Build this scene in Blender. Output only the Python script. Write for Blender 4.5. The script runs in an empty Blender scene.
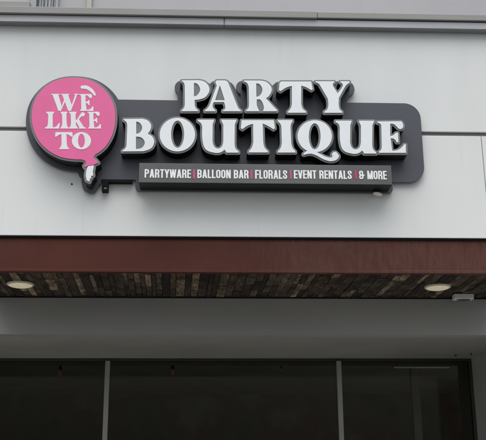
import bpy, bmesh, math, random
import numpy as np
from mathutils import Vector, Matrix

random.seed(7)
SC = bpy.context.scene
COL = SC.collection

# ------------------------------------------------------------------ camera
W0, H0, F = 486.0, 440.0, 900.0
CAM = Vector((0.0, -8.1, 1.6))
PITCH, YAW, ROLL = math.radians(17.3), math.radians(2.62), math.radians(-0.36)
fwd = Vector((math.sin(YAW) * math.cos(PITCH), math.cos(YAW) * math.cos(PITCH), math.sin(PITCH)))
r0 = fwd.cross(Vector((0, 0, 1))).normalized()
u0 = r0.cross(fwd).normalized()
right = (math.cos(ROLL) * r0 + math.sin(ROLL) * u0).normalized()
up = right.cross(fwd).normalized()
cd = bpy.data.cameras.new('camera')
cam = bpy.data.objects.new('camera', cd)
COL.objects.link(cam)
cam.matrix_world = Matrix(((right.x, up.x, -fwd.x, CAM.x), (right.y, up.y, -fwd.y, CAM.y),
                           (right.z, up.z, -fwd.z, CAM.z), (0, 0, 0, 1)))
cd.sensor_width = 36.0
cd.lens = 36.0 * F / W0
cd.clip_end = 2000
SC.camera = cam


def at(px, py, Y):
    """point of the plane at depth Y that the traced pixel stands for"""
    d = fwd + right * ((px - W0 / 2) / F) + up * ((H0 / 2 - py) / F)
    t = (Y - CAM.y) / d.y
    return CAM.x + d.x * t, CAM.z + d.z * t


def zat(py, Y, px=243):
    return at(px, py, Y)[1]


def xat(px, Y, py=220):
    return at(px, py, Y)[0]


def depth_at(px, py, z):
    d = fwd + right * ((px - W0 / 2) / F) + up * ((H0 / 2 - py) / F)
    t = (z - CAM.z) / d.z
    return CAM.x + d.x * t, CAM.y + d.y * t


# ------------------------------------------------------------------ objects
def tag(o, label=None, cat=None, group=None, kind=None):
    if label: o['label'] = label
    if cat: o['category'] = cat
    if group: o['group'] = group
    if kind: o['kind'] = kind
    return o


def empty(name, loc, label, cat, group=None):
    o = bpy.data.objects.new(name, None)
    o.empty_display_size = 0.2
    COL.objects.link(o)
    o.location = loc
    return tag(o, label, cat, group)


def root_loc(o):
    v = Vector((0, 0, 0))
    while o is not None:
        v += Vector(o.location)
        o = o.parent
    return v


def link(name, me, mat, parent=None, loc=None):
    """me holds world coordinates; it is moved to its parent's frame"""
    base = root_loc(parent) if parent else Vector((0, 0, 0))
    if loc is None:
        loc = base
    me.transform(Matrix.Translation(-Vector(loc)))
    o = bpy.data.objects.new(name, me)
    COL.objects.link(o)
    if mat and not me.materials:
        me.materials.append(mat)
    if parent:
        o.parent = parent
    o.location = Vector(loc) - base
    return o


class MB:
    def __init__(self):
        self.bm = bmesh.new()

    def box(self, x0, x1, y0, y1, z0, z1, bev=0.0, mi=0):
        b = bmesh.new()
        bmesh.ops.create_cube(b, size=1.0)
        for v in b.verts:
            v.co = Vector(((x0 + x1) / 2 + v.co.x * (x1 - x0), (y0 + y1) / 2 + v.co.y * (y1 - y0),
                           (z0 + z1) / 2 + v.co.z * (z1 - z0)))
        if bev > 0:
            bmesh.ops.bevel(b, geom=list(b.edges), offset=bev, segments=2, affect='EDGES', profile=0.6)
        self.merge(b, mi)
        return self

    def merge(self, b, mi=0):
        for f in b.faces:
            f.material_index = mi
        me = bpy.data.meshes.new('tmp')
        b.to_mesh(me)
        b.free()
        self.bm.from_mesh(me)
        bpy.data.meshes.remove(me)

    def prism(self, prof, x0, x1, mi=0):
        """profile of (y, z) points run along X"""
        b = bmesh.new()
        a = [b.verts.new((x0, y, z)) for y, z in prof]
        c = [b.verts.new((x1, y, z)) for y, z in prof]
        n = len(prof)
        for i in range(n):
            b.faces.new((a[i], a[(i + 1) % n], c[(i + 1) % n], c[i]))
        b.faces.new(a[::-1]); b.faces.new(c)
        bmesh.ops.recalc_face_normals(b, faces=b.faces)
        self.merge(b, mi)
        return self

    def lathe(self, prof, c, segs=40, smooth=True, mi=0):
        """profile of (radius, z) turned about the vertical through c"""
        b = bmesh.new()
        rings = []
        for r, z in prof:
            if r < 1e-6:
                rings.append([b.verts.new((c[0], c[1], c[2] + z))])
            else:
                rings.append([b.verts.new((c[0] + r * math.cos(2 * math.pi * k / segs),
                                           c[1] + r * math.sin(2 * math.pi * k / segs), c[2] + z)) for k in range(segs)])
        for A, B in zip(rings, rings[1:]):
            for k in range(segs):
                k2 = (k + 1) % segs
                if len(A) == 1 and len(B) > 1: b.faces.new((A[0], B[k2], B[k]))
                elif len(B) == 1 and len(A) > 1: b.faces.new((A[k], A[k2], B[0]))
                elif len(A) > 1: b.faces.new((A[k], A[k2], B[k2], B[k]))
        bmesh.ops.recalc_face_normals(b, faces=b.faces)
        for f in b.faces: f.smooth = smooth
        self.merge(b, mi)
        return self

    def build(self, name, mat, parent=None, loc=None):
        me = bpy.data.meshes.new(name)
        self.bm.to_mesh(me)
        self.bm.free()
        return link(name, me, mat, parent, loc)


# ------------------------------------------------------------------ materials
def new_mat(name):
    m = bpy.data.materials.new(name)
    m.use_nodes = True
    nt = m.node_tree
    return m, nt, nt.nodes['Principled BSDF']


def N(nt, t, **kw):
    n = nt.nodes.new(t)
    for k, v in kw.items():
        setattr(n, k, v)
    return n


def coords(nt, scale=(1, 1, 1)):
    tc = N(nt, 'ShaderNodeNewGeometry')
    mp = N(nt, 'ShaderNodeMapping')
    mp.inputs['Scale'].default_value = scale
    nt.links.new(tc.outputs['Position'], mp.inputs['Vector'])
    return mp.outputs['Vector']


def noise(nt, vec, scale, detail=4, rough=0.55):
    n = N(nt, 'ShaderNodeTexNoise')
    n.inputs['Scale'].default_value = scale
    n.inputs['Detail'].default_value = detail
    n.inputs['Roughness'].default_value = rough
    nt.links.new(vec, n.inputs['Vector'])
    return n.outputs['Fac']


def ramp(nt, fac, stops):
    r = N(nt, 'ShaderNodeValToRGB')
    el = r.color_ramp.elements
    while len(el) > 1: el.remove(el[-1])
    el[0].position = stops[0][0]; el[0].color = (*stops[0][1], 1)
    for p, c in stops[1:]:
        e = el.new(p); e.color = (*c, 1)
    nt.links.new(fac, r.inputs['Fac'])
    return r.outputs['Color']


def mix(nt, fac, a, b, mode='MIX'):
    m = N(nt, 'ShaderNodeMix', data_type='RGBA', blend_type=mode)
    for s, v in ((m.inputs[0], fac), (m.inputs[6], a), (m.inputs[7], b)):
        if isinstance(v, (int, float)): s.default_value = v
        elif isinstance(v, tuple): s.default_value = (*v, 1)
        else: nt.links.new(v, s)
    return m.outputs[2]


def bump(nt, bsdf, h, strength, dist=0.01):
    b = N(nt, 'ShaderNodeBump')
    b.inputs['Strength'].default_value = strength
    b.inputs['Distance'].default_value = dist
    nt.links.new(h, b.inputs['Height'])
    nt.links.new(b.outputs['Normal'], bsdf.inputs['Normal'])


def paint(name, col, rough=0.5, var=0.08, vscale=2.0, bumps=None, spec=0.5, stretch=(1, 1, 1), metal=0.0):
    m, nt, b = new_mat(name)
    f = noise(nt, coords(nt, stretch), vscale, 5)
    lo = tuple(c * (1 - var) for c in col); hi = tuple(min(1, c * (1 + var)) for c in col)
    nt.links.new(ramp(nt, f, [(0.3, lo), (0.7, hi)]), b.inputs['Base Color'])
    b.inputs['Roughness'].default_value = rough
    b.inputs['Specular IOR Level'].default_value = spec
    b.inputs['Metallic'].default_value = metal
    if bumps:
        bump(nt, b, noise(nt, coords(nt), bumps[0], 3), bumps[1], bumps[2])
    return m


M = {}


def stucco(name, col, streak):
    m, nt, b = new_mat(name)
    big = noise(nt, coords(nt), 0.9, 5)
    c1 = ramp(nt, big, [(0.3, tuple(c * 0.965 for c in col)), (0.7, col)])
    st = noise(nt, coords(nt, (2.2, 2.2, 0.35)), 1.0, 3, 0.5)
    st2 = ramp(nt, st, [(0.45, (1, 1, 1)), (0.8, (1 - streak,) * 3)])
    c2 = mix(nt, 1.0, c1, st2, 'MULTIPLY')
    sp = noise(nt, coords(nt), 14, 2)
    sp2 = ramp(nt, sp, [(0.7, (1, 1, 1)), (0.78, (0.95, 0.945, 0.93))])
    c3 = mix(nt, 1.0, c2, sp2, 'MULTIPLY')
    fg = noise(nt, coords(nt), 95, 2)
    c3 = mix(nt, 1.0, c3, ramp(nt, fg, [(0.3, (0.965,) * 3), (0.7, (1, 1, 1))]), 'MULTIPLY')
    dr = noise(nt, coords(nt, (11, 11, 0.9)), 1.0, 4, 0.6)
    dr2 = ramp(nt, dr, [(0.62, (1, 1, 1)), (0.74, (0.945, 0.945, 0.935))])
    c3 = mix(nt, 1.0, c3, dr2, 'MULTIPLY')
    nt.links.new(c3, b.inputs['Base Color'])
    b.inputs['Roughness'].default_value = 0.85
    b.inputs['Specular IOR Level'].default_value = 0.25
    bump(nt, b, noise(nt, coords(nt), 160, 3), 0.12, 0.003)
    return m


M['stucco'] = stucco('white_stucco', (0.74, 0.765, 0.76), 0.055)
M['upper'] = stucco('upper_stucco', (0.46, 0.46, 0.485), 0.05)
M['groove'] = paint('groove_channel', (0.14, 0.15, 0.145), 0.6)
M['joint_and_shade'] = paint('joint_and_shade_grey', (0.19, 0.20, 0.20), 0.55)  # grey of the strip joint, also the painted shade beneath the strip
M['coping'] = paint('coping_metal', (0.26, 0.26, 0.25), 0.5, 0.06, 3, stretch=(0.6, 1, 6))
M['flash'] = paint('flashing_metal', (0.40, 0.42, 0.435), 0.45, 0.05, 2, stretch=(1, 1, 5))
M['black'] = paint('black_paint', (0.006, 0.006, 0.007), 0.7, 0.15, spec=0.15)
M['plate'] = paint('charcoal_panel', (0.058, 0.065, 0.083), 0.5, 0.10, 1.6, (160, 0.08, 0.002))
M['return'] = paint('letter_return', (0.007, 0.0072, 0.008), 0.6, 0.1, spec=0.3)
M['trim'] = paint('grey_trim', (0.165, 0.176, 0.174), 0.42, 0.07, 5)
M['face'] = paint('white_acrylic', (0.78, 0.825, 0.855), 0.4, 0.02, 6)
M['pink'] = paint('pink_vinyl', (0.75, 0.122, 0.325), 0.45, 0.035, 5)
M['bar_pink'] = paint('pink_bar', (0.62, 0.06, 0.20), 0.5, 0.05, 5)
M['hot_pink'] = paint('hot_pink_bar', (0.60, 0.022, 0.125), 0.5, 0.05, 5)
M['vinyl'] = paint('white_vinyl', (0.78, 0.80, 0.81), 0.5, 0.02, 6)
M['tag'] = paint('grey_tagline', (0.098, 0.106, 0.104), 0.45, 0.22, 0.9, (120, 0.05, 0.002), stretch=(1, 1, 0.3))
M['tagtext'] = paint('tagline_letters', (0.84, 0.86, 0.87), 0.5, 0.02)
M['sensor'] = paint('white_plastic', (0.62, 0.62, 0.60), 0.5, 0.05, 8)
M['ring'] = paint('cream_ring', (0.50, 0.47, 0.38), 0.45, 0.06, 8)
M['sensor_dark'] = paint('dark_plastic', (0.05, 0.05, 0.055), 0.4, 0.05)
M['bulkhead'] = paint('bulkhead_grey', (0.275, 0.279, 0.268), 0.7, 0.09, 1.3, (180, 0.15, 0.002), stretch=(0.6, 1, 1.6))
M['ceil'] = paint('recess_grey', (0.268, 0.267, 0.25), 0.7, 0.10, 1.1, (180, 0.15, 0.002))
M['alu'] = paint('aluminium_frame', (0.25, 0.255, 0.25), 0.4, 0.06, 3)
M['dark_frame'] = paint('dark_gasket', (0.02, 0.02, 0.02), 0.5, 0.1)
def inside_mat():
    m, nt, b = new_mat('dark_interior')
    f = noise(nt, coords(nt), 0.8, 3)
    c = ramp(nt, f, [(0.32, (0.14, 0.18, 0.13)), (0.44, (0.26, 0.25, 0.22)), (0.54, (0.30, 0.20, 0.17)), (0.66, (0.42, 0.41, 0.37))])
    nt.links.new(c, b.inputs['Base Color'])
    b.inputs['Roughness'].default_value = 0.8
    return m


M['inside'] = inside_mat()
M['room_ceiling'] = paint('room_ceiling', (0.55, 0.54, 0.50), 0.9, 0.1, 2)
M['inside_light'] = paint('interior_partition', (0.35, 0.34, 0.32), 0.8, 0.15, 1.5)
M['inside_dark'] = paint('window_dark', (0.10, 0.10, 0.11), 0.5)
M['blind'] = paint('pale_blind', (0.33, 0.34, 0.36), 0.7, 0.08, 9)
M['blue_frame'] = paint('blue_grey_frame', (0.30, 0.335, 0.38), 0.45, 0.05, 6)
M['spout'] = paint('beige_joint', (0.42, 0.42, 0.38), 0.5, 0.05, 6)
M['concrete'] = paint('concrete', (0.33, 0.32, 0.30), 0.9, 0.12, 1.2, (60, 0.3, 0.004))
M['asphalt'] = paint('asphalt', (0.055, 0.055, 0.057), 0.95, 0.2, 0.8, (90, 0.5, 0.006))
M['kerb'] = paint('kerb', (0.38, 0.375, 0.36), 0.9, 0.1, 2, (60, 0.3, 0.004))


def wood_mat():
    m, nt, b = new_mat('reclaimed_planks')
    g = N(nt, 'ShaderNodeNewGeometry')
    tone = ramp(nt, g.outputs['Random Per Island'], [
        (0.0, (0.0121, 0.0096, 0.0081)), (0.28, (0.0302, 0.0239, 0.0198)), (0.5, (0.0519, 0.0391, 0.0302)),
        (0.68, (0.0246, 0.0215, 0.0182)), (0.8, (0.0854, 0.0669, 0.0516)), (0.9, (0.0515, 0.0484, 0.0354)), (0.96, (0.1623, 0.1341, 0.1059)),
        (1.0, (0.1524, 0.1283, 0.1001))])
    off = N(nt, 'ShaderNodeVectorMath', operation='ADD')
    sc = N(nt, 'ShaderNodeVectorMath', operation='SCALE')
    comb = N(nt, 'ShaderNodeCombineXYZ')
    for i in range(3): nt.links.new(g.outputs['Random Per Island'], comb.inputs[i])
    nt.links.new(comb.outputs[0], sc.inputs[0]); sc.inputs['Scale'].default_value = 37.0
    nt.links.new(coords(nt, (85, 7, 7)), off.inputs[0]); nt.links.new(sc.outputs[0], off.inputs[1])
    gr = noise(nt, off.outputs[0], 1.0, 6, 0.65)
    c = mix(nt, 1.0, tone, ramp(nt, gr, [(0.3, (0.35, 0.33, 0.32)), (0.5, (0.95, 0.92, 0.88)), (0.68, (2.4, 2.2, 1.95))]), 'MULTIPLY')
    off2 = N(nt, 'ShaderNodeVectorMath', operation='ADD')
    nt.links.new(coords(nt, (9, 6, 6)), off2.inputs[0]); nt.links.new(sc.outputs[0], off2.inputs[1])
    blot = noise(nt, off2.outputs[0], 1.0, 4)
    c = mix(nt, 1.0, c, ramp(nt, blot, [(0.35, (0.4, 0.38, 0.36)), (0.65, (1.6, 1.55, 1.45))]), 'MULTIPLY')
    nt.links.new(c, b.inputs['Base Color'])
    b.inputs['Roughness'].default_value = 0.75
    b.inputs['Specular IOR Level'].default_value = 0.3
    bump(nt, b, gr, 0.6, 0.006)
    return m


M['wood'] = wood_mat()


def fascia_mat():
    m, nt, b = new_mat('red_brown_fascia')
    f = noise(nt, coords(nt), 1.1, 5)
    base = ramp(nt, f, [(0.3, (0.060, 0.0142, 0.0088)), (0.7, (0.080, 0.0195, 0.0122))])
    # chalky weathered streaks running down, more of them towards the right end
    st = noise(nt, coords(nt, (22, 1, 5.0)), 1.0, 6, 0.78)
    area = noise(nt, coords(nt, (0.9, 1, 1.6)), 1.0, 3)
    k = N(nt, 'ShaderNodeMath', operation='MULTIPLY')
    nt.links.new(ramp(nt, st, [(0.27, (0, 0, 0)), (0.78, (1, 1, 1))]), k.inputs[0])
    sp = N(nt, 'ShaderNodeSeparateXYZ')
    nt.links.new(coords(nt), sp.inputs[0])
    mr = N(nt, 'ShaderNodeMapRange')
    mr.inputs['From Min'].default_value = -0.6; mr.inputs['From Max'].default_value = 1.6
    mr.inputs['To Min'].default_value = -0.25; mr.inputs['To Max'].default_value = 0.28
    nt.links.new(sp.outputs[0], mr.inputs['Value'])
    ad = N(nt, 'ShaderNodeMath', operation='ADD')
    nt.links.new(area, ad.inputs[0]); nt.links.new(mr.outputs[0], ad.inputs[1])
    nt.links.new(ramp(nt, ad.outputs[0], [(0.3, (0.1,) * 3), (0.68, (1, 1, 1))]), k.inputs[1])
    c = mix(nt, k.outputs[0], base, (0.105, 0.053, 0.042))
    nt.links.new(c, b.inputs['Base Color'])
    b.inputs['Roughness'].default_value = 0.6
    b.inputs['Specular IOR Level'].default_value = 0.2
    bump(nt, b, noise(nt, coords(nt), 60, 3), 0.12, 0.003)
    return m


M['fascia'] = fascia_mat()


def glass_mat():
    m, nt, b = new_mat('tinted_glass')
    nt.nodes.remove(b)
    out = nt.nodes['Material Output']
    tr = N(nt, 'ShaderNodeBsdfTransparent'); tr.inputs[0].default_value = (0.66, 0.67, 0.64, 1)
    gl = N(nt, 'ShaderNodeBsdfGlossy')
    sm = noise(nt, coords(nt, (1.5, 1, 3)), 1.3, 5, 0.7)
    nt.links.new(ramp(nt, sm, [(0.4, (0.03,) * 3), (0.7, (0.16,) * 3)]), gl.inputs['Roughness'])
    gl.inputs[0].default_value = (0.82, 0.78, 0.66, 1)
    fr = N(nt, 'ShaderNodeFresnel'); fr.inputs[0].default_value = 1.21
    mx = N(nt, 'ShaderNodeMixShader')
    nt.links.new(fr.outputs[0], mx.inputs[0]); nt.links.new(tr.outputs[0], mx.inputs[1]); nt.links.new(gl.outputs[0], mx.inputs[2])
    nt.links.new(mx.outputs[0], out.inputs[0])
    return m


M['glass'] = glass_mat()


def glow(name, col, s):
    m, nt, b = new_mat(name)
    b.inputs['Base Color'].default_value = (*(c * 0.12 for c in col), 1)
    b.inputs['Emission Color'].default_value = (*col, 1)
    b.inputs['Emission Strength'].default_value = s
    return m


M['bulb'] = glow('warm_bulb', (1.0, 0.5, 0.25), 0.016)
M['tube'] = glow('tube_glow', (0.9, 0.95, 1.0), 0.05)


def lens_mat():
    m, nt, b = new_mat('cream_lens')
    f = noise(nt, coords(nt), 9, 4)
    nt.links.new(ramp(nt, f, [(0.3, (0.56, 0.50, 0.36)), (0.7, (0.66, 0.61, 0.46))]), b.inputs['Base Color'])
    b.inputs['Roughness'].default_value = 0.35
    b.inputs['Emission Color'].default_value = (1.0, 0.86, 0.6, 1)
    b.inputs['Emission Strength'].default_value = 0.12
    return m


M['lens'] = lens_mat()


# ------------------------------------------------------------------ outlines
def path(pts, n=8):
    """pts: (x, y) a corner, (x, y, 's') a smooth point -> closed polyline"""
    P = [np.array(p[:2], float) for p in pts]
    S = [len(p) > 2 for p in pts]
    L = len(P); out = []
    for i in range(L):
        a, b = P[i], P[(i + 1) % L]
        sa, sb = S[i], S[(i + 1) % L]
        out.append(a)
        if not sa and not sb: continue
        ch = b - a
        l = np.linalg.norm(ch)
        def tan(j):
            t = P[(j + 1) % L] - P[(j - 1) % L]
            return t / (np.linalg.norm(t) + 1e-9) * l
        ta = tan(i) if sa else None
        tb = tan((i + 1) % L) if sb else None
        if ta is None: ta = 1.5 * ch - 0.5 * tb
        if tb is None: tb = 1.5 * ch - 0.5 * ta
        for k in range(1, n):
            t = k / n
            out.append((2*t**3 - 3*t*t + 1) * a + (t**3 - 2*t*t + t) * ta + (-2*t**3 + 3*t*t) * b + (t**3 - t*t) * tb)
    return np.array(out)


def ell(cx, cy, rx, ry, n=72):
    t = np.linspace(0, 2 * math.pi, n, endpoint=False)
    return np.stack([cx + rx * np.cos(t), cy + ry * np.sin(t)], 1)


def stroke(pts, n=10):
    """(x, y, r) spine -> list of circles-hull quads (each a shape)"""
    P = np.array(pts, float)
    ps = []
    for i in range(len(P) - 1):
        p0 = P[max(i - 1, 0)]; p1 = P[i]; p2 = P[i + 1]; p3 = P[min(i + 2, len(P) - 1)]
        for k in range(n):
            t = k / n
            ps.append(0.5 * (2*p1 + (p2 - p0)*t + (2*p0 - 5*p1 + 4*p2 - p3)*t*t + (3*p1 - p0 - 3*p2 + p3)*t**3))
    ps.append(P[-1])
    l, r = [], []
    for i, p in enumerate(ps):
        a = ps[max(i - 1, 0)]; b = ps[min(i + 1, len(ps) - 1)]
        d = (b - a)[:2]; d = d / (np.linalg.norm(d) + 1e-9)
        nrm = np.array([-d[1], d[0]])
        l.append(p[:2] + nrm * p[2]); r.append(p[:2] - nrm * p[2])
    return [[np.array(l + r[::-1])], [ell(*ps[0][:2], ps[0][2], ps[0][2], 20)], [ell(*ps[-1][:2], ps[-1][2], ps[-1][2], 24)]]


def tr(ox, oy, s):
    return lambda c: np.asarray(c) / s + np.array([ox, oy])


def cpath(t, pts):
    ox, oy, s = t
    return path([(p[0] / s + ox, p[1] / s + oy, *p[2:]) for p in pts])


def fit(shapes, src, dst):
    """affine copy of pixel outlines from box src to box dst (x0, y0, x1, y1)"""
    s0 = np.array(src[:2]); d0 = np.array(dst[:2])
    k = (np.array(dst[2:]) - d0) / (np.array(src[2:]) - s0)
    return [[(c - s0) * k + d0 for c in sh] for sh in shapes]


def to_world(shapes, Y):
    return [[np.array([at(p[0], p[1], Y) for p in c]) for c in sh] for sh in shapes]


def seg_sd(c, X, Z):
    n = len(c)
    d2 = np.full(X.shape, 1e9)
    ins = np.zeros(X.shape, bool)
    for i in range(n):
        ax, az = c[i]; bx, bz = c[(i + 1) % n]
        dx, dz = bx - ax, bz - az
        q = dx * dx + dz * dz
        if q < 1e-14: continue
        t = np.clip(((X - ax) * dx + (Z - az) * dz) / q, 0, 1)
        d2 = np.minimum(d2, (X - ax - t * dx) ** 2 + (Z - az - t * dz) ** 2)
        if dz != 0:
            ins ^= ((az > Z) != (bz > Z)) & (X < (Z - az) / dz * dx + ax)
    return np.sqrt(d2), ins


def shapes_sd(shapes, X, Z):
    sd = np.full(X.shape, 1e9)
    for sh in shapes:
        d = np.full(X.shape, 1e9); ins = np.zeros(X.shape, bool)
        for c in sh:
            dd, ii = seg_sd(c, X, Z)
            d = np.minimum(d, dd); ins ^= ii
        sd = np.minimum(sd, np.where(ins, -d, d))
    return sd


def bbox(shapes):
    a = np.concatenate([c for sh in shapes for c in sh])
    return a.min(0), a.max(0)


def grid(shapes, pad, step):
    lo, hi = bbox(shapes)
    xs = np.arange(lo[0] - pad, hi[0] + pad + step, step)
    zs = np.arange(lo[1] - pad, hi[1] + pad + step, step)
    X, Z = np.meshgrid(xs, zs, indexing='ij')
    return xs, zs, X, Z


def march(sd, xs, zs):
    """zero contours of a sampled distance field, closed polylines"""
    s = sd + 1e-9
    neg = s < 0
    cells = np.argwhere((neg[:-1, :-1] ^ neg[1:, :-1]) | (neg[:-1, :-1] ^ neg[:-1, 1:]) | (neg[:-1, :-1] ^ neg[1:, 1:]))
    pt = {}
    def hx(i, j):
        k = ('h', i, j)
        if k not in pt:
            t = s[i, j] / (s[i, j] - s[i + 1, j]); pt[k] = (xs[i] + t * (xs[1] - xs[0]), zs[j])
        return k
    def vx(i, j):
        k = ('v', i, j)
        if k not in pt:
            t = s[i, j] / (s[i, j] - s[i, j + 1]); pt[k] = (xs[i], zs[j] + t * (zs[1] - zs[0]))
        return k
    nxt = {}
    def seg(a, b):
        nxt.setdefault(a, []).append(b); nxt.setdefault(b, []).append(a)
    for i, j in cells:
        a, b, c, d = neg[i, j], neg[i + 1, j], neg[i + 1, j + 1], neg[i, j + 1]
        e = []
        if a != b: e.append(hx(i, j))
        if b != c: e.append(vx(i + 1, j))
        if c != d: e.append(hx(i, j + 1))
        if d != a: e.append(vx(i, j))
        if len(e) == 2: seg(*e)
        elif len(e) == 4:
            if a: seg(e[0], e[3]); seg(e[1], e[2])
            else: seg(e[0], e[1]); seg(e[2], e[3])
    out = []; seen = set()
    for st in nxt:
        if st in seen: continue
        loop = [st]; seen.add(st); cur = st
        while True:
            n = [q for q in nxt[cur] if q not in seen]
            if not n: break
            cur = n[0]; seen.add(cur); loop.append(cur)
        if len(loop) > 5: out.append(np.array([pt[k] for k in loop]))
    return [simplify(c, 0.0003) for c in out]


def simplify(c, tol):
    def dp(a, b):
        st = [(a, b)]; keep = {a, b}
        while st:
            a, b = st.pop()
            if b - a < 2: continue
            d = c[b] - c[a]; l = np.hypot(*d) + 1e-12
            q = c[a + 1:b] - c[a]
            dist = np.abs(q[:, 0] * d[1] - q[:, 1] * d[0]) / l if l > 1e-9 else np.hypot(q[:, 0], q[:, 1])
            k = int(dist.argmax())
            if dist[k] > tol:
                m = a + 1 + k; keep.add(m); st += [(a, m), (m, b)]
        return sorted(keep)
    h = len(c) // 2
    idx = dp(0, h) + dp(h, len(c) - 1)[1:]
    return c[idx]


def area(c):
    return 0.5 * np.sum(c[:, 0] * np.roll(c[:, 1], -1) - np.roll(c[:, 0], -1) * c[:, 1])


def extrude(name, contours, y_back, y_front, mat, parent, bev=0.0, mats=None):
    """flat outline (x, z) -> solid between two depths, edges eased by bev"""
    cu = bpy.data.curves.new('tmp', 'CURVE')
    cu.dimensions = '2D'; cu.fill_mode = 'BOTH'
    t = abs(y_back - y_front)
    cu.extrude = t / 2 - bev
    cu.bevel_depth = bev; cu.bevel_resolution = 1
    if bev: cu.offset = -bev
    for c in contours:
        sp = cu.splines.new('POLY')
        sp.points.add(len(c) - 1)
        for p, q in zip(sp.points, c): p.co = (q[0], q[1], 0, 1)
        sp.use_cyclic_u = True
    o = bpy.data.objects.new('tmp', cu)
    COL.objects.link(o)
    dg = bpy.context.evaluated_depsgraph_get(); dg.update()
    me = bpy.data.meshes.new_from_object(o.evaluated_get(dg))
    bpy.data.objects.remove(o); bpy.data.curves.remove(cu)
    ym = (y_back + y_front) / 2
    me.transform(Matrix(((1, 0, 0, 0), (0, 0, -1, ym), (0, 1, 0, 0), (0, 0, 0, 1))))
    me.materials.clear()
    bm = bmesh.new(); bm.from_mesh(me)
    bmesh.ops.remove_doubles(bm, verts=bm.verts, dist=1e-5)
    bmesh.ops.recalc_face_normals(bm, faces=bm.faces)
    for f in bm.faces: f.smooth = abs(f.normal.y) < 0.9
    for e in bm.edges:
        if len(e.link_faces) == 2 and e.calc_face_angle(0) > 0.6: e.smooth = False
    bm.to_mesh(me); bm.free()
    me.name = name
    return link(name, me, mat, parent)


# ------------------------------------------------------------------ glyphs, traced in photo pixels
cP, cR, cY, cB, cE = (170, 70, 8), (225, 70, 8), (280, 70, 6.075), (115, 110, 8), (372, 115, 8.8)
G = {}
G['P'] = [[cpath(cP, [(94, 84), (225, 82), (285, 100, 's'), (316, 158, 's'), (285, 216, 's'), (235, 236, 's'), (197, 240),
                      (198, 280), (206, 305, 's'), (224, 322), (224, 331), (94, 331), (94, 322), (112, 303, 's'), (119, 275),
                      (118, 135), (112, 106, 's'), (94, 92)]),
           cpath(cP, [(192, 105), (220, 114, 's'), (241, 157, 's'), (222, 198, 's'), (192, 213)])]]
G['A'] = [[cpath(cP, [(280, 331), (280, 322), (302, 305, 's'), (320, 275), (374, 126), (362, 97), (374, 84), (438, 84),
                      (458, 92, 's'), (470, 112), (541, 295), (552, 312, 's'), (568, 322), (568, 331), (424, 331), (424, 322),
                      (440, 312, 's'), (442, 290), (432, 258), (350, 258), (341, 282, 's'), (345, 305, 's'), (362, 322), (362, 331)]),
           cpath(cP, [(399, 124), (361, 243), (438, 243)])]]
G['R'] = [[cpath(cR, [(152, 93), (152, 85), (282, 85), (340, 102, 's'), (374, 152, 's'), (355, 205, 's'), (328, 227), (396, 302),
                      (416, 321), (416, 331), (300, 331), (311, 308, 's'), (300, 262, 's'), (280, 236), (255, 236), (256, 285, 's'),
                      (276, 331), (170, 331), (170, 322), (187, 305, 's'), (192, 270), (190, 140), (178, 108, 's')]),
           cpath(cR, [(250, 108), (279, 117, 's'), (299, 160, 's'), (280, 203, 's'), (251, 216)])]]
G['T'] = [[path([(279.6, 83.2), (281.2, 81.6), (311.2, 81.6), (312.8, 89.4), (311.2, 90.4), (306.2, 87.4, 's'), (301.2, 85.9),
                 (301.2, 104), (302.6, 108.6, 's'), (305.8, 111.5), (305.8, 112.9), (288, 112.9), (288, 111.5), (290.6, 108.6, 's'),
                 (291.9, 104), (291.9, 86), (286.6, 87.6, 's'), (280.6, 91.4), (278.8, 90.4)])]]
G['Y'] = [[cpath(cY, [(216, 76), (216, 69), (330, 69), (330, 76), (321, 88, 's'), (326, 105), (350, 142), (381, 99, 's'), (378, 84, 's'),
                      (366, 76), (366, 69), (421, 69), (423, 78), (403, 92, 's'), (390, 112), (358, 170), (356, 205), (362, 238, 's'),
                      (377, 252), (377, 261), (270, 261), (270, 252), (288, 238, 's'), (294, 205), (290, 175), (245, 98), (235, 84, 's')])]]
G['B'] = [[cpath(cB, [(70, 73), (218, 71), (268, 90, 's'), (290, 135, 's'), (262, 192), (300, 215, 's'), (314, 256, 's'), (292, 305, 's'),
                      (225, 331), (60, 332), (60, 324), (82, 308, 's'), (92, 285), (98, 130), (92, 100, 's'), (70, 82)]),
           cpath(cB, [(170, 94), (198, 104, 's'), (217, 142, 's'), (200, 180, 's'), (170, 192)]),
           cpath(cB, [(168, 214), (215, 224, 's'), (238, 263, 's'), (215, 303, 's'), (168, 313)])]]
G['O'] = [[ell(177.4, 134.8, 17.7, 16.8), ell(177.6, 134.4, 6.5, 13.6)]]
G['U'] = [[path([(198, 119.9), (213.9, 119.9), (213.9, 121), (212.7, 124.5), (212.5, 141), (214.2, 146.6, 's'), (218, 148.7, 's'),
                 (221.8, 146.6, 's'), (223.3, 141), (223.3, 125), (221.4, 121), (221.4, 119.9), (236.4, 119.9), (236.4, 121),
                 (234.8, 124.5), (234.6, 144), (235.6, 148.6, 's'), (238.5, 151.4), (238.5, 152.8), (226.6, 152.8), (224.6, 149.8),
                 (220.5, 152.6, 's'), (214.8, 153, 's'), (205.8, 149.6, 's'), (202.6, 141, 's'), (202.2, 127), (201, 123.5, 's'), (198, 121.3)])]]
G['t'] = [[path([(240.8, 128.2), (241.6, 120.3), (273.8, 120.3), (275, 128.4), (273.4, 129.5), (268.2, 126.2, 's'), (262.7, 123.7),
                 (263.3, 142), (264.6, 147.6, 's'), (267.8, 151.1), (267.8, 152.6), (249, 152.6), (249, 151.1), (251.8, 147.6, 's'),
                 (253.3, 142), (253.1, 124), (248, 125.6, 's'), (242.4, 129.4)])]]
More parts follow.
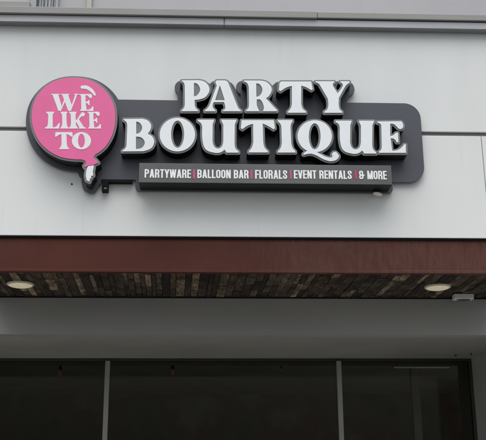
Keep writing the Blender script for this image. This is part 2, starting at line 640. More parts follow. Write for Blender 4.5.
G['I'] = [[path([(277.8, 120.2), (292.5, 120.2), (292.5, 121.5), (291, 124.5, 's'), (290.6, 128), (291.2, 143), (292.6, 148, 's'),
                 (295.3, 151.2), (295.3, 152.7), (278, 152.7), (278, 151.2), (280.6, 148, 's'), (281.8, 143), (281.4, 128),
                 (280.6, 124.5, 's'), (277.8, 121.5)])]]
G['Q'] = [[ell(314.7, 136.4, 17.2, 16.0), ell(314.7, 136.5, 5.9, 13.0)]] + stroke(
    [(304, 154.3, 0.7), (307, 152.7, 1.5), (312, 152.3, 1.7), (318, 154.6, 1.6), (324, 157.9, 1.7), (330, 159.6, 1.8),
     (334.6, 158.4, 2.3), (336.6, 156.2, 2.4)]) + [[ell(334.9, 154.9, 2.9, 2.9, 30)]]
G['u'] = [[c + np.array([137.6, 0.9]) for c in sh] for sh in G['U']]
G['E'] = [[cpath(cE, [(48, 70), (48, 58), (256, 56), (270, 72, 's'), (275, 102, 's'), (262, 122, 's'), (236, 122, 's'), (212, 98, 's'),
                      (190, 81, 's'), (160, 78), (160, 186), (190, 178, 's'), (212, 157), (229, 157), (233, 241), (216, 241),
                      (200, 216, 's'), (180, 207, 's'), (164, 207), (178, 316), (226, 309, 's'), (262, 285, 's'), (284, 258), (297, 258), (299, 334),
                      (62, 334), (62, 323), (80, 306, 's'), (86, 280), (82, 110), (75, 82, 's')])]]
PARTY = 'PARTY'
BOUTIQUE = 'BOUtIQuE'


def gbox(k):
    lo, hi = bbox(G[k])
    return (*lo, *hi)


cW, cL, cO = (48, 80, 9.346), (42, 108, 7.594), (50, 126, 9.72)


def bx(t, x0, y0, x1, y1):
    f = tr(*t)
    return (*f((x0, y0)), *f((x1, y1)))


def poly(t, pts):
    return [tr(*t)(np.array(pts, float))]


BAL = {}
BAL['W'] = [poly(cW, q) for q in (
    [(42, 136), (96, 136), (126, 236), (119, 291), (98, 291)], [(132, 136), (188, 136), (222, 236), (213, 291), (190, 291)],
    [(110, 291), (121, 291), (162, 200), (153, 183)], [(204, 291), (215, 291), (270, 150), (270, 136), (256, 136)],
    [(30, 132), (108, 132), (108, 141), (30, 141)], [(122, 132), (200, 132), (200, 141), (122, 141)], [(246, 132), (288, 132), (288, 141), (246, 141)])]
BAL['e'] = fit(G['E'], gbox('E'), bx(cW, 292, 133, 425, 291))
BAL['L'] = [[cpath(cL, [(32, 30), (93, 30), (93, 38), (84, 48, 's'), (82, 70), (82, 148), (108, 142, 's'), (126, 118), (138, 118),
                        (129, 158), (22, 158), (22, 150), (38, 142, 's'), (46, 120), (48, 60), (44, 46, 's'), (32, 38)])]]
BAL['I'] = fit(G['I'], gbox('I'), bx(cL, 140, 30, 203, 158))
BAL['K'] = fit(G['I'], gbox('I'), bx(cL, 205, 30, 274, 158)) + [
    [cpath(cL, [(254, 96), (278, 84), (318, 146), (334, 151), (334, 158), (282, 158), (284, 150)])]] + \
    [[tr(*cL)(c) for c in sh] for sh in stroke([(256, 108, 5), (278, 82, 6), (296, 58, 9), (310, 50, 16)])]
BAL['E'] = fit(G['E'], gbox('E'), bx(cL, 345, 30, 448, 158))
BAL['T'] = fit(G['t'], gbox('t'), bx(cO, 50, 62, 223, 227))
BAL['O'] = [[tr(*cO)(ell(306, 145, 93, 84)), tr(*cO)(ell(306, 145, 33, 67))]]
BAL['hi'] = [[tr(*cW)(c) for c in sh] for sh in stroke([(320, 69, 15), (362, 71, 16), (408, 100, 15), (438, 139, 10)])]
PINK = [[path([(73, 77.6, 's'), (90, 80.3, 's'), (104, 89.3, 's'), (113, 103, 's'), (115.4, 117.5, 's'), (113, 133, 's'), (106.5, 145.5, 's'),
               (99.5, 152.2, 's'), (95.6, 154.6, 's'), (94, 157.8, 's'), (96.4, 160.4, 's'), (98.2, 162.9), (93.5, 165), (88, 165.8), (84.8, 167.4), (84, 165.8),
               (85.8, 162, 's'), (82.5, 159.8, 's'), (74, 159.4, 's'), (60, 156.8, 's'), (46, 148.8, 's'), (36, 136, 's'), (31.7, 119, 's'),
               (34.3, 101.5, 's'), (44, 87.8, 's'), (57, 80.2, 's')], 10)]]
TAIL = [[path([(87.9, 166.3), (93.8, 165.4), (93.6, 168), (92.8, 171.5), (93.2, 175.6), (91.2, 176), (91.2, 178.2), (90, 178.6),
               (89.4, 181.8), (86.7, 180.4), (85.8, 176), (86.3, 171, 's')])]]

# condensed capitals for the tagline: centre lines in a unit-high box, (width, strokes)
HT = 0.068
RB = [(.075, .925), (.20, .925), (.29, .89), (.325, .80), (.325, .62), (.29, .53), (.20, .49), (.075, .49)]
LOW = [(.075, .51), (.20, .51), (.29, .47), (.325, .38), (.325, .20), (.29, .11), (.20, .075), (.075, .075)]
RR = [(.075, .22), (.11, .12), (.20, .075), (.29, .12), (.325, .22), (.325, .78), (.29, .88), (.20, .925), (.11, .88), (.075, .78), (.075, .22)]
ST = [(.075, -.3), (.075, 1.3)]
C = {'P': (.40, [ST, RB]), 'R': (.41, [ST, RB, [(.18, .49), (.28, .45), (.32, .37), (.325, .12), (.345, -.3)]]), 'B': (.40, [ST, RB, LOW]),
     'A': (.43, [[(.05, -.18), (.215, 1.06)], [(.38, -.18), (.215, 1.06)], [(.13, .26), (.30, .26)]]),
     'T': (.37, [[(-.3, .925), (.67, .925)], [(.185, .9), (.185, -.3)]]), 'Y': (.41, [[(.02, 1.2), (.205, .40)], [(.39, 1.2), (.205, .40)], [(.205, .42), (.205, -.3)]]),
     'W': (.58, [[(.04, 1.25), (.16, -.06)], [(.16, -.06), (.29, .95)], [(.29, .95), (.42, -.06)], [(.42, -.06), (.54, 1.25)]]),
     'E': (.34, [ST, [(.075, .925), (.7, .925)], [(.075, .075), (.7, .075)], [(.075, .505), (.30, .505)]]),
     'F': (.33, [ST, [(.075, .925), (.7, .925)], [(.075, .49), (.29, .49)]]), 'L': (.33, [ST, [(.075, .075), (.7, .075)]]),
     'O': (.40, [RR]), 'N': (.42, [ST, [(.345, -.3), (.345, 1.3)], [(.06, 1.1), (.36, -.1)]]),
     'M': (.52, [ST, [(.445, -.3), (.445, 1.3)], [(.06, 1.1), (.26, .05)], [(.46, 1.1), (.26, .05)]]),
     'S': (.39, [[(.315, .70), (.315, .80), (.28, .89), (.195, .925), (.11, .89), (.075, .79), (.09, .67), (.19, .52), (.29, .37), (.315, .24), (.28, .11),
                  (.195, .075), (.11, .11), (.075, .21), (.075, .31)]]),
     'V': (.40, [[(.03, 1.25), (.20, -.05)], [(.37, 1.25), (.20, -.05)]]),
     '&': (.50, [[(.70, .46), (.16, .46), (.09, .38), (.075, .2), (.11, .11), (.20, .075), (.29, .11), (.335, .2), (.335, .60)],
                 [(.16, .47), (.09, .57), (.075, .8), (.11, .89), (.20, .925), (.29, .89), (.315, .80), (.315, .70)]]), ' ': (.17, [])}


def word_contours(text, x0, x1, z0, z1):
    wtot = sum(C[c][0] for c in text) + 0.045 * (len(text) - 1)
    sx = (x1 - x0) / wtot; sz = z1 - z0
    out = []; x = 0.0
    for ch in text:
        w, strokes = C[ch]
        if strokes:
            xs = np.arange(-0.02, w + 0.03, 0.0125); zs = np.arange(-0.02, 1.03, 0.0125)
            X, Z = np.meshgrid(xs, zs, indexing='ij')
            sd = np.full(X.shape, 9.0)
            for s in strokes:
                for (ax, az), (bx_, bz) in zip(s, s[1:]):
                    dx, dz = bx_ - ax, bz - az
                    t = np.clip(((X - ax) * dx + (Z - az) * dz) / (dx * dx + dz * dz + 1e-12), 0, 1)
                    sd = np.minimum(sd, np.hypot(X - ax - t * dx, Z - az - t * dz) - HT)
            sd = np.maximum.reduce([sd, -Z, Z - 1, -X, X - w])
            for c in march(sd, xs, zs):
                out.append(np.stack([x0 + (c[:, 0] + x) * sx, z0 + c[:, 1] * sz], 1))
        x += w + 0.045
    return out


# ------------------------------------------------------------------ the building
GZ = 0.0
PAV = 0.12
Z_SOF = 3.6
Y_FAS = 0.03                                   # fascia stands 3 cm behind the wall face
Z_WALL0 = zat(236.6, 0.0)                      # foot of the white wall
Z_FAS0 = zat(272.6, Y_FAS)
Z_SOF = Z_FAS0 + 0.012
Y_BULK = depth_at(243, 297.3, Z_SOF)[1]        # back edge of the soffit
Z_REC = zat(334.6, Y_BULK)
Y_GL = depth_at(243, 358.6, Z_REC)[1]
X_L, X_R = xat(-4, Y_BULK, 297) - 0.05, xat(490, Y_BULK, 297) + 0.05  # canopy cut short just out of view, letting sky light onto the bulkhead ends
Z_GR = (zat(129.3, 0.0), zat(133.4, 0.0))
Z_TOP = zat(24.5, 0.0)
print('GEOM', Z_WALL0, Z_FAS0, Y_BULK, Z_REC, Y_GL, X_L, X_R, Z_TOP)

BL = empty('shop_building', (0.5, Y_BULK, 0.0),
           'white stuccoed shop front with red brown canopy fascia carrying the party shop sign', 'building')
T = 0.10
XJ = xat(484.2, 0.0, 170)
zlo = min(Z_GR); zhi = max(Z_GR)
MB().box(X_L, X_R, 0.0, T, zhi, Z_TOP + 0.05, 0.004).build('wall_panel', M['stucco'], BL)
MB().box(X_L, XJ - 0.003, 0.0, T, Z_WALL0, zlo, 0.004).build('wall_panel', M['stucco'], BL)
MB().box(XJ + 0.003, X_R, 0.0, T, Z_WALL0, zlo, 0.004).build('wall_panel', M['stucco'], BL)
MB().box(X_L + 0.01, X_R - 0.01, 0.022, T - 0.01, zlo - 0.02, zhi + 0.02).build('joint_channel', M['groove'], BL)
MB().box(XJ - 0.02, XJ + 0.02, 0.03, T - 0.02, Z_WALL0 + 0.02, zlo - 0.03).build('joint_backing', M['groove'], BL)
# ends and back of the canopy box; unseen ends set close to brighten the bulkhead
MB().box(X_L, X_L + T, T + 0.002, Y_BULK, Z_WALL0, Z_TOP + 0.04).build('canopy_cut_end', M['stucco'], BL)
MB().box(X_R - T, X_R, T + 0.002, Y_BULK, Z_WALL0, Z_TOP + 0.04).build('canopy_cut_end', M['stucco'], BL)
# dark drip flashing under the wall foot, then the red brown fascia
MB().box(X_L + 0.002, X_R - 0.002, 0.012, 0.09, Z_WALL0 - 0.018, Z_WALL0 - 0.001).build('drip_flashing', M['black'], BL)
fa = MB()
fa.prism([(Y_FAS, Z_WALL0 - 0.019), (Y_FAS, Z_FAS0 + 0.03), (Y_FAS - 0.012, Z_FAS0 + 0.022), (Y_FAS - 0.012, Z_FAS0),
          (Y_FAS + 0.05, Z_FAS0), (Y_FAS + 0.05, Z_WALL0 - 0.019)], X_L + 0.004, X_R - 0.004)
fa.build('fascia_board', M['fascia'], BL)
for sx in (X_L + 0.004, X_R - 0.054):
    MB().box(sx, sx + 0.05, Y_FAS + 0.052, Y_BULK - 0.002, Z_FAS0, Z_WALL0 - 0.02).build('fascia_board', M['fascia'], BL)

# coping: blue grey flashing strip and the grey cap over it, each in lengths
Y_ST, Y_CP = -0.082, -0.105
zs0, zs1 = zat(22.6, Y_ST), zat(16.4, Y_ST)
zc0, zc1 = zat(18.3, Y_CP), zat(9.9, Y_CP)
zs0 = zat(25.2, Y_ST, 243)
zs1 = zat(18.6, Y_ST, 243)
zc0 = zs1 + 0.012
zc1 = zat(10.4, Y_CP, 243)
xj1 = xat(224.3, Y_ST, 20)
xj2 = xat(317.2, Y_CP, 15)
for a, b in ((X_L - 0.05, xj1 - 0.006), (xj1 + 0.006, X_R + 0.05)):
    MB().box(a, b, Y_ST, T + 0.05, zs0, zs1, 0.004).build('coping_strip', M['flash'], BL)
    MB().box(a + 0.004, b - 0.004, Y_ST + 0.006, -0.0015, zs0 - 0.006, zs0 - 0.0003).build('coping_underside_shade', M['joint_and_shade'], BL)  # thin dark sheet standing in for the shade under the strip
MB().box(X_L - 0.04, X_R + 0.04, Y_ST + 0.02, T + 0.04, zs1 + 0.001, zc0 - 0.001).build('coping_gap', M['black'], BL)
MB().box(xj1 - 0.0055, xj1 + 0.0055, Y_ST + 0.006, T, zs0 + 0.002, zs1 - 0.002).build('coping_joint', M['joint_and_shade'], BL)
MB().box(X_L - 0.07, xj2, Y_CP - 0.006, Y_BULK + 0.3, zc0 - 0.006, zc1, 0.005).build('coping_cap', M['coping'], BL)
MB().box(xj2 + 0.004, X_R + 0.07, Y_CP, Y_BULK + 0.3, zc0, zc1 - 0.002, 0.005).build('coping_cap', M['coping'], BL)
MB().box(xj2 - 0.02, xj2 + 0.02, Y_CP + 0.01, Y_BULK, zc0 + 0.004, zc1 - 0.01).build('coping_joint', M['black'], BL)

# soffit of reclaimed boards
def soffit():
    bm = bmesh.new()
    y0, y1 = Y_FAS + 0.052, Y_BULK - 0.004
    sl = -math.tan(math.radians(2.0))
    x = X_L - 0.05
    while x < X_R + 0.1:
        w = random.choice((0.045, 0.06, 0.06, 0.075, 0.09))
        y = y0 - random.uniform(0, 0.5)
        while y < y1:
            l = random.uniform(0.35, 0.95)
            a, b = max(y, y0), min(y + l, y1)
            y += l
            if b - a < 0.02: continue
            dz = random.uniform(0, 0.013)
            q = [(x + 0.0025 + sl * (a - y0), a + 0.001), (x + w - 0.0025 + sl * (a - y0), a + 0.001),
                 (x + w - 0.0025 + sl * (b - y0), b - 0.001), (x + 0.0025 + sl * (b - y0), b - 0.001)]
            q = [(min(max(p[0], X_L + 0.056), X_R - 0.056), p[1]) for p in q]
            if q[1][0] - q[0][0] < 0.004: continue
            lo = [bm.verts.new((*p, Z_SOF - 0.004 + dz)) for p in q]
            hi = [bm.verts.new((*p, Z_SOF + 0.02)) for p in q]
            bm.faces.new(lo[::-1]); bm.faces.new(hi)
            for i in range(4): bm.faces.new((lo[i], lo[(i + 1) % 4], hi[(i + 1) % 4], hi[i]))
        x += w
    me = bpy.data.meshes.new('soffit_boards')
    bm.to_mesh(me); bm.free()
    link('soffit_boards', me, M['wood'], BL)


soffit()
MB().box(X_L + 0.056, X_R - 0.056, Y_FAS + 0.053, Y_BULK - 0.003, Z_SOF + 0.021, Z_SOF + 0.05).build('soffit_deck', M['black'], BL)

MB().box(X_L + 0.057, X_R - 0.057, Y_BULK - 0.022, Y_BULK - 0.0008, Z_SOF - 0.0135, Z_SOF - 0.0042).build('soffit_trim', M['black'], BL)
# bulkhead behind the soffit, recessed entry with its ceiling and side wall
XS = xat(471.3, Y_GL, 370)
XSL = xat(-190, Y_GL, 370)
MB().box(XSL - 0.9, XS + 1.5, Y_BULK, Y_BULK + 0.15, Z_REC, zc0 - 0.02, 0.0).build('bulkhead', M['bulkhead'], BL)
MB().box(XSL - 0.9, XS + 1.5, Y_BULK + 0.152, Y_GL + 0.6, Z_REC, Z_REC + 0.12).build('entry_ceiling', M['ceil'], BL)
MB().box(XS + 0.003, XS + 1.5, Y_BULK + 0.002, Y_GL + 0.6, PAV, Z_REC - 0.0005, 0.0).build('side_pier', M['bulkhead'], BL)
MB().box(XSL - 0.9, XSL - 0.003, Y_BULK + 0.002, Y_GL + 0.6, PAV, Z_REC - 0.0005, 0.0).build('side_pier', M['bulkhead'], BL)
# shop front glazing
SH = MB()
hz = Z_REC - 0.012
SH.box(XSL, XS, Y_GL - 0.02, Y_GL + 0.05, hz - 0.022, hz + 0.008)
SH.box(XSL, XS, Y_GL - 0.03, Y_GL + 0.05, PAV, PAV + 0.09)
SHO = SH.build('shopfront', M['dark_frame'], BL)
mx = [xat(107.7, Y_GL, 372), xat(338.6, Y_GL, 372)]
mx = [2 * mx[0] - mx[1]] + mx
edges = [XSL] + mx + [XS]
edges = [e for i, e in enumerate(edges) if i == 0 or e > edges[0] + 0.2]
for e in edges[1:-1]:
    MB().box(e - 0.028, e + 0.028, Y_GL - 0.055, Y_GL + 0.05, PAV + 0.092, hz - 0.0225, 0.003).build('mullion', M['alu'], SHO)
MB().box(XS - 0.03, XS - 0.001, Y_GL - 0.03, Y_GL + 0.05, PAV + 0.092, hz - 0.0225, 0.002).build('jamb', M['dark_frame'], SHO)
for a, b in zip(edges, edges[1:]):
    MB().box(a + 0.03, b - 0.03, Y_GL + 0.004, Y_GL + 0.012, PAV + 0.092, hz - 0.023).build('pane', M['glass'], SHO)
for ax, ay in ((455.5, 354.6), (471.0, 353.2)):
    qx_, qy_ = depth_at(ax, ay, Z_REC)
    MB().lathe([(0.014, 0.0), (0.014, -0.008), (0.006, -0.012), (0.006, -0.026), (0, -0.027)], (qx_, qy_, Z_REC - 0.0003), 12).build('ceiling_anchor', M['dark_frame'], BL)
# dim room behind the glass
rm = MB()
ZI = Z_REC + 0.35
rm.box(XSL - 0.1, XS + 4.1, Y_GL + 7, Y_GL + 7.1, PAV, ZI)
rm.box(XSL - 0.2, XSL - 0.1, Y_GL + 0.61, Y_GL + 7.1, PAV, ZI)
rm.box(XS + 4.1, XS + 4.2, Y_GL + 0.61, Y_GL + 7.1, PAV, ZI)
MB().box(XSL - 0.2, XS + 4.2, Y_GL + 0.602, Y_GL + 7.1, ZI + 0.002, ZI + 0.12).build('room_ceiling', M['room_ceiling'], BL)
rm.box(XSL - 0.2, XS + 4.2, Y_GL + 0.55, Y_GL + 0.60, Z_REC + 0.125, ZI + 0.12)
rm.build('room_shell', M['inside'], BL)
xp = xat(415, Y_GL + 3.0, 375)
MB().box(xp - 0.06, xp + 0.06, Y_GL + 3.0, Y_GL + 3.1, PAV, ZI).build('room_post', M['inside_light'], BL)
# body of the building and the upper storey set back over the canopy
Y_UP = Y_BULK + 0.55
zu = zat(-60, Y_UP)
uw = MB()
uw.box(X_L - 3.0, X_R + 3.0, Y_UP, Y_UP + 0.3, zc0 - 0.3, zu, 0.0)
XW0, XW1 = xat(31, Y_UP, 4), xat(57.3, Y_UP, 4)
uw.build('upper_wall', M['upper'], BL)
wf = MB()
zw0 = zc1 - 0.1; zw1 = zu - 0.3
fw = xat(37.2, Y_UP, 4) - XW0
wf.box(XW0, XW0 + fw, Y_UP - 0.06, Y_UP - 0.002, zw0, zw1, 0.004)
wf.box(XW1 - 0.012, XW1 + 0.02, Y_UP - 0.05, Y_UP - 0.002, zw0, zw1, 0.003)
wo = wf.build('upper_window', M['blue_frame'], BL)
MB().box(XW0 + fw + 0.001, XW1 - 0.013, Y_UP - 0.012, Y_UP - 0.004, zw0, zw1).build('window_back', M['inside_dark'], wo)
bl = MB()
for k, (a, b) in enumerate(((39.6, 41.2), (42.3, 43.6), (45.6, 47.4), (48.8, 51.0), (51.9, 53.0), (54.6, 55.6))):
    bl.box(xat(a, Y_UP, 4), xat(b, Y_UP, 4), Y_UP - 0.02, Y_UP - 0.0135, zw0 + 0.02, zw1 - 0.02)
bl.build('blind', M['blind'], wo)
xd0, xd1 = xat(87.0, Y_UP, 4), xat(92.3, Y_UP, 4)
MB().box(xd0, xd1, Y_UP - 0.045, Y_UP - 0.002, zw0, zu - 0.05, 0.012).build('joint_cover', M['spout'], BL)
zb = zat(1.0, Y_UP - 0.12, 15)
MB().box(X_L - 2.9, xat(29.8, Y_UP - 0.12, 4), Y_UP - 0.12, Y_UP - 0.002, zw0, zb, 0.008).build('wall_ledge', M['coping'], BL)
# little marks on the stucco
sx, sz = at(71.8, 184.2, 0.0)
lt = MB()
b = bmesh.new(); bmesh.ops.create_cone(b, cap_ends=True, segments=12, radius1=0.008, radius2=0.008, depth=0.006,
                                      matrix=Matrix.Translation((sx, -0.002, sz)) @ Matrix.Rotation(math.pi / 2, 4, 'X'))
lt.merge(b)
lt.build('screw_plug', M['black'], BL)

# ------------------------------------------------------------------ the sign
Y_PB, Y_PF = -0.018, -0.05
Y_LF = -0.195
SIGN_X, SIGN_Z = at(225, 190, Y_PF)
SG = empty('shop_sign', (SIGN_X, Y_PB, SIGN_Z),
           'charcoal shop sign with pink balloon and raised white letters on the white wall', 'shop sign')
PX = (at(244, 150, Y_LF)[0] - at(243, 150, Y_LF)[0])     # one photo pixel at the letter fronts
STEP = 0.0022
LETTERS = [(k, G[k], 'PARTY') for k in PARTY] + [(k, G[k], 'BOUTIQUE') for k in BOUTIQUE]
backing_shapes = []
for k, shp, wd in LETTERS:
    ws = to_world(shp, Y_LF)
    xs, zs, X, Z = grid(ws, 0.05, STEP)
    sd = shapes_sd(ws, X, Z)
    face = march(sd, xs, zs)
    rim = march(sd - 1.95 * PX, xs, zs)
    if k in 'PARB':
        rim = [max(rim, key=lambda c: abs(area(c)))]
    ch = k.upper()
    lo = extrude('letter', rim, Y_PF - 0.0005, Y_LF + 0.016, M['return'], SG, 0.0)
    lo['label'] = 'raised letter %s of the word %s' % (ch, wd)
    extrude('trim', rim, Y_LF + 0.0155, Y_LF + 0.005, M['trim'], lo, 0.0022)
    extrude('letter_face', face, Y_LF + 0.0048, Y_LF - 0.003, M['face'], lo, 0.0015)
    backing_shapes.append((ws, 7.6 * PX))

# balloon
wp = to_world(PINK, Y_LF); wt = to_world(TAIL, Y_LF)
xs, zs, X, Z = grid(wp + wt, 0.06, STEP)
sdp, sdt = shapes_sd(wp, X, Z), shapes_sd(wt, X, Z)
rim = march(np.minimum(sdp, sdt) - 2.1 * PX, xs, zs)
rim = [max(rim, key=lambda c: abs(area(c)))]
bo = extrude('balloon', rim, Y_PF - 0.0005, Y_LF + 0.016, M['return'], SG, 0.0)
bo['label'] = 'pink balloon with a knot and a white tail'
extrude('trim', rim, Y_LF + 0.0155, Y_LF + 0.005, M['trim'], bo, 0.0025)
extrude('balloon_face', march(sdp, xs, zs), Y_LF + 0.0048, Y_LF - 0.002, M['pink'], bo, 0.0015)
extrude('balloon_tail', march(np.maximum(sdt, 0.002 - sdp), xs, zs), Y_LF + 0.0048, Y_LF - 0.002, M['face'], bo, 0.001)
for names, nm in (('We', 'balloon_lettering'), ('LIKE', 'balloon_lettering'), ('TO', 'balloon_lettering'), (('hi',), 'highlight')):
    cs = []
    for k in names:
        ws = to_world(BAL[k], Y_LF)
        gx, gz, GX, GZ_ = grid(ws, 0.01, 0.0016)
        cs += march(shapes_sd(ws, GX, GZ_), gx, gz)
    extrude(nm, cs, Y_LF - 0.0022, Y_LF - 0.0045, M['vinyl'], bo, 0.0)
backing_shapes.append(([[c + np.array([-0.6 * PX, 1.3 * PX]) for c in sh] for sh in wp], 8.0 * PX))
backing_shapes.append((wt, 6.2 * PX))

# tagline box
Y_TF = -0.235
tx0, tx1 = xat(139.0, Y_TF, 173), xat(391.6, Y_TF, 175)
tz1, tz0 = zat(164.3, Y_TF, 265), zat(183.4, Y_TF, 265)
tg = MB().box(tx0, tx1, Y_TF + 0.006, Y_PF - 0.0005, tz0, tz1).build('tagline_box', M['return'], SG)
MB().box(tx0, tx1, Y_TF, Y_TF + 0.0055, tz0, tz1, 0.002).build('tagline_face', M['tag'], tg)
for txt, a, b, t, bt in (('PARTYWARE', 144.7, 190.9, 169.2, 178.1), ('BALLOON BAR', 197.3, 248.7, 169.6, 178.6),
                         ('FLORALS', 255.0, 287.3, 170.0, 179.0), ('EVENT RENTALS', 293.7, 352.0, 170.2, 179.1), ('& MORE', 358.8, 386.9, 170.7, 179.5)):
    x0, z1 = at(a, t, Y_TF); x1, z0 = at(b, bt, Y_TF)
    extrude('tagline_lettering', word_contours(txt, x0, x1, z0, z1), Y_TF - 0.0002, Y_TF - 0.003, M['tagtext'], tg, 0.0)
for a, b, t, bt, mm in ((193.2, 195.1, 169.6, 178.7, 'bar_pink'), (250.5, 252.4, 169.8, 178.8, 'bar_pink'),
                        (289.8, 291.7, 170.0, 179.0, 'bar_pink'), (354.6, 356.9, 170.3, 179.3, 'hot_pink')):
    x0, z1 = at(a, t, Y_TF); x1, z0 = at(b, bt, Y_TF)
    MB().box(x0, x1, Y_TF - 0.003, Y_TF - 0.0002, z0, z1).build('divider', M[mm], tg)
backing_shapes.append(([[np.array([(tx0 - 0.6 * PX, tz0 + 2.2 * PX), (tx1 + 0.6 * PX, tz0 + 2.2 * PX), (tx1, tz1), (tx0, tz1)])]], 4.2 * PX))

# backing panel: rounded rectangle joined with the outline of everything standing on it
rx0, rz1 = at(80, 101.4, Y_PF); rx1, _ = at(422.3, 140, Y_PF)
rz1 = zat(101.8, Y_PF, 300); rz0 = zat(180.9, Y_PF, 250)
step = 0.004
lo = np.min([bbox(s)[0] - o for s, o in backing_shapes], 0); hi = np.max([bbox(s)[1] + o for s, o in backing_shapes], 0)
hi[0] = max(hi[0], rx1)
gx = np.arange(lo[0] - 0.03, hi[0] + 0.03, step); gz = np.arange(lo[1] - 0.03, hi[1] + 0.03, step)
X, Z = np.meshgrid(gx, gz, indexing='ij')
R = 17 * PX
qx = np.abs(X - (rx0 + rx1) / 2) - (rx1 - rx0) / 2 + R; qz = np.abs(Z - (rz0 + rz1) / 2) - (rz1 - rz0) / 2 + R
SD = np.hypot(np.maximum(qx, 0), np.maximum(qz, 0)) + np.minimum(np.maximum(qx, qz), 0) - R
for s, o in backing_shapes:
    l, h = bbox(s)
    i = (gx > l[0] - o - 0.03) & (gx < h[0] + o + 0.03); j = (gz > l[1] - o - 0.03) & (gz < h[1] + o + 0.03)
    ix = np.ix_(i, j)
    outer = [[sh[0]] for sh in s]
    SD[ix] = np.minimum(SD[ix], shapes_sd(outer, X[ix], Z[ix]) - o)
plate = [max(march(SD, gx, gz), key=lambda c: abs(area(c)))]
extrude('backing_panel', plate, Y_PB, Y_PF, M['plate'], SG, 0.002)

# mounting angle under the left foot of the panel, and standoffs to the wall
bx0, bz = at(102.2, 181.2, -0.06); bx1, _ = at(132, 181.2, -0.06)
br = MB()
br.box(bx0, bx1, -0.075, -0.002, rz0 - 0.030, rz0 - 0.006)
bxx = xat(108.3, -0.06, 186)
br.box(bx0, bxx, -0.075, -0.0022, zat(190.6, -0.075, 105), rz0 - 0.0302)
brk = br.build('mounting_bracket', M['black'], SG)
bsx, bsz = at(105.2, 188.4, -0.076)
s_ = MB(); s_.box(bsx - 0.011, bsx + 0.011, -0.079, -0.0752, bsz - 0.005, bsz + 0.006, 0.002); s_.build('bracket_bolt', M['alu'], brk)
for px, py in ((60, 120), (150, 110), (250, 110), (400, 120), (400, 165), (160, 165), (300, 165)):
    x, z = at(px, py, 0)
    MB().box(x - 0.02, x + 0.02, Y_PB + 0.0005, -0.0005, z - 0.02, z + 0.02).build('standoff', M['black'], SG)
# pale cable gland poking out under the right end of the tagline box
gx0, gz0 = at(377.8, 193.6, -0.075)
b = bmesh.new()
bmesh.ops.create_uvsphere(b, u_segments=20, v_segments=12, radius=1.0)
for v in b.verts: v.co = Vector((gx0 + v.co.x * 0.045, -0.060 + v.co.y * 0.05, gz0 + v.co.z * 0.011 - v.co.x * 0.010))
for f in b.faces: f.smooth = True
gm = MB(); gm.merge(b)
gm.build('cable_gland', M['sensor'], SG)

# ------------------------------------------------------------------ lights and fittings under the canopy
def downlight(px, py, label):
    x, y = depth_at(px, py, Z_SOF - 0.01)
    z = Z_SOF - 0.004
    r = empty('soffit_light', (x, y, z), label, 'downlight', 'round soffit lights')
    MB().lathe([(0.112, 0.0), (0.112, -0.012), (0.118, -0.017), (0.129, -0.012), (0.132, 0.0)], (x, y, z), 48).build('trim_ring', M['ring'], r)
    MB().lathe([(0.117, -0.012), (0.10, -0.022), (0.06, -0.032), (0.03, -0.037), (0.0, -0.038)], (x, y, z), 48).build('lens', M['lens'], r)


downlight(20.4, 284.6, 'round cream light in the plank soffit on its own, left of the entry')
downlight(437.6, 287.2, 'round cream light in the plank soffit next to the white box')
# white box at the back edge of the soffit
ysn = depth_at(464, 293.2, Z_SOF)[1]
x0, x1 = xat(454.6, ysn, 296), xat(474.0, ysn, 296)
zs_ = zat(298.6, ysn, 464)
SN = empty('sensor_box', ((x0 + x1) / 2, ysn + 0.09, Z_SOF - 0.004), 'small white box with dark underside fixed under the plank soffit', 'sensor')
MB().box(x0, x1, ysn, ysn + 0.098, zs_, Z_SOF - 0.0045, 0.006).build('housing', M['sensor'], SN)
b = bmesh.new(); bmesh.ops.create_uvsphere(b, u_segments=24, v_segments=12, radius=1.0)
for v in b.verts: v.co = Vector(((x0 + x1) / 2 + 0.008 + v.co.x * 0.078, ysn + 0.052 + v.co.y * 0.04, zs_ + v.co.z * 0.010))
for f in b.faces: f.smooth = True
g_ = MB(); g_.merge(b); g_.build('sensor_lens', M['sensor_dark'], SN)

# lamps hanging in the dim room
def pendant(px, py, Y, label, k=1.0):
    x, z = at(px, py, Y)
    r = empty('pendant_lamp', (x, Y, z), label, 'pendant lamp', 'warm bulbs glowing inside the shop')
    MB().lathe([(r_ * k, h_ * k) for r_, h_ in ((0, -0.04), (0.022, -0.03), (0.032, 0.0), (0.022, 0.03), (0.014, 0.05), (0, 0.052))], (x, Y, z), 20).build('bulb', M['bulb'], r)
    m = MB(); m.lathe([(0.016 * k, 0.05 * k), (0.02 * k, 0.06 * k), (0.02 * k, 0.10 * k), (0.004, 0.11), (0.004, ZI - z), (0, ZI - z)], (x, Y, z), 12)
    m.build('cord', M['black'], r)


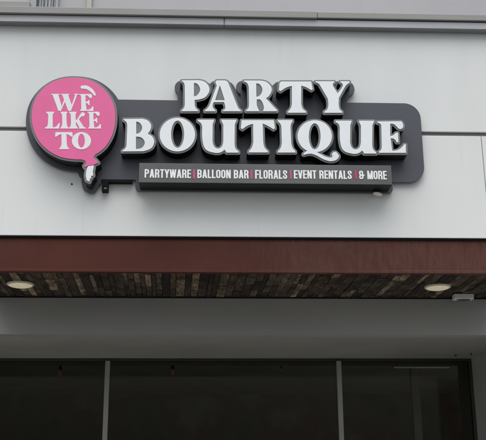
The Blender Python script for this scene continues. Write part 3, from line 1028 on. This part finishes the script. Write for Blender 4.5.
pendant(60, 373.5, Y_GL + 2.4, 'dim warm bulb glowing inside behind the leftmost window pane')
pendant(172.6, 372.8, Y_GL + 2.4, 'dim warm bulb glowing inside just right of the left mullion')
pendant(281.4, 370.6, Y_GL + 2.0, 'smallest dim bulb glowing inside, left of the right mullion', 0.55)
xa, za = at(394, 367.6, Y_GL + 2.2); xb, _ = at(449, 367.6, Y_GL + 2.2)
TL = empty('tube_light', ((xa + xb) / 2, Y_GL + 2.2, za), 'long thin tube light glowing faintly inside behind the right pane', 'tube light')
MB().box(xa, xb, Y_GL + 2.19, Y_GL + 2.21, za - 0.006, za + 0.006, 0.002).build('tube', M['tube'], TL)
MB().box(xa - 0.02, xb + 0.02, Y_GL + 2.17, Y_GL + 2.23, za + 0.014, za + 0.05, 0.005).build('batten', M['inside_light'], TL)
for x in (xa + 0.1, xb - 0.1): MB().box(x - 0.003, x + 0.003, Y_GL + 2.197, Y_GL + 2.203, za + 0.051, ZI).build('hanger', M['black'], TL)

# ------------------------------------------------------------------ ground
tag(MB().box(-150, 150, -200, 120, -0.3, 0.0).build('parking_lot', M['asphalt']), kind='structure')
tag(MB().box(-40, 40, -3.2, Y_GL + 8, 0.004, PAV - 0.002).build('pavement', M['concrete']), kind='structure')
tag(MB().box(-40, 40, -3.36, -3.203, 0.002, PAV + 0.006, 0.02).build('kerb', M['kerb']), kind='structure')

# ------------------------------------------------------------------ light: overcast day
SUN_EL, SUN_AZ = math.radians(70), math.radians(190)      # azimuth clockwise from +Y
sd_ = Vector((math.sin(SUN_AZ) * math.cos(SUN_EL), math.cos(SUN_AZ) * math.cos(SUN_EL), math.sin(SUN_EL)))
ld = bpy.data.lights.new('sun', 'SUN')
ld.energy = 1.3; ld.angle = math.radians(70); ld.color = (1.0, 0.985, 0.96)
lo_ = bpy.data.objects.new('sun', ld); COL.objects.link(lo_)
lo_.rotation_euler = sd_.to_track_quat('Z', 'Y').to_euler()
lo_.location = (0, -20, 30)
w = bpy.data.worlds.new('World'); SC.world = w; w.use_nodes = True
nt = w.node_tree
bg = nt.nodes['Background']
sky = nt.nodes.new('ShaderNodeTexSky'); sky.sky_type = 'NISHITA'; sky.sun_disc = False
sky.sun_elevation = SUN_EL; sky.sun_rotation = SUN_AZ
sky.air_density = 1.0; sky.dust_density = 4.0; sky.ozone_density = 1.0
hs = nt.nodes.new('ShaderNodeHueSaturation'); hs.inputs['Saturation'].default_value = 0.22
nt.links.new(sky.outputs[0], hs.inputs['Color']); nt.links.new(hs.outputs[0], bg.inputs['Color'])
bg.inputs['Strength'].default_value = 0.08
SC.view_settings.view_transform = 'Standard'
SC.view_settings.look = 'None'
SC.view_settings.exposure = 0.96
SC.view_settings.gamma = 1.0
SC.view_settings.use_curve_mapping = False
SC.render.engine = 'CYCLES'
SC.cycles.max_bounces = 8
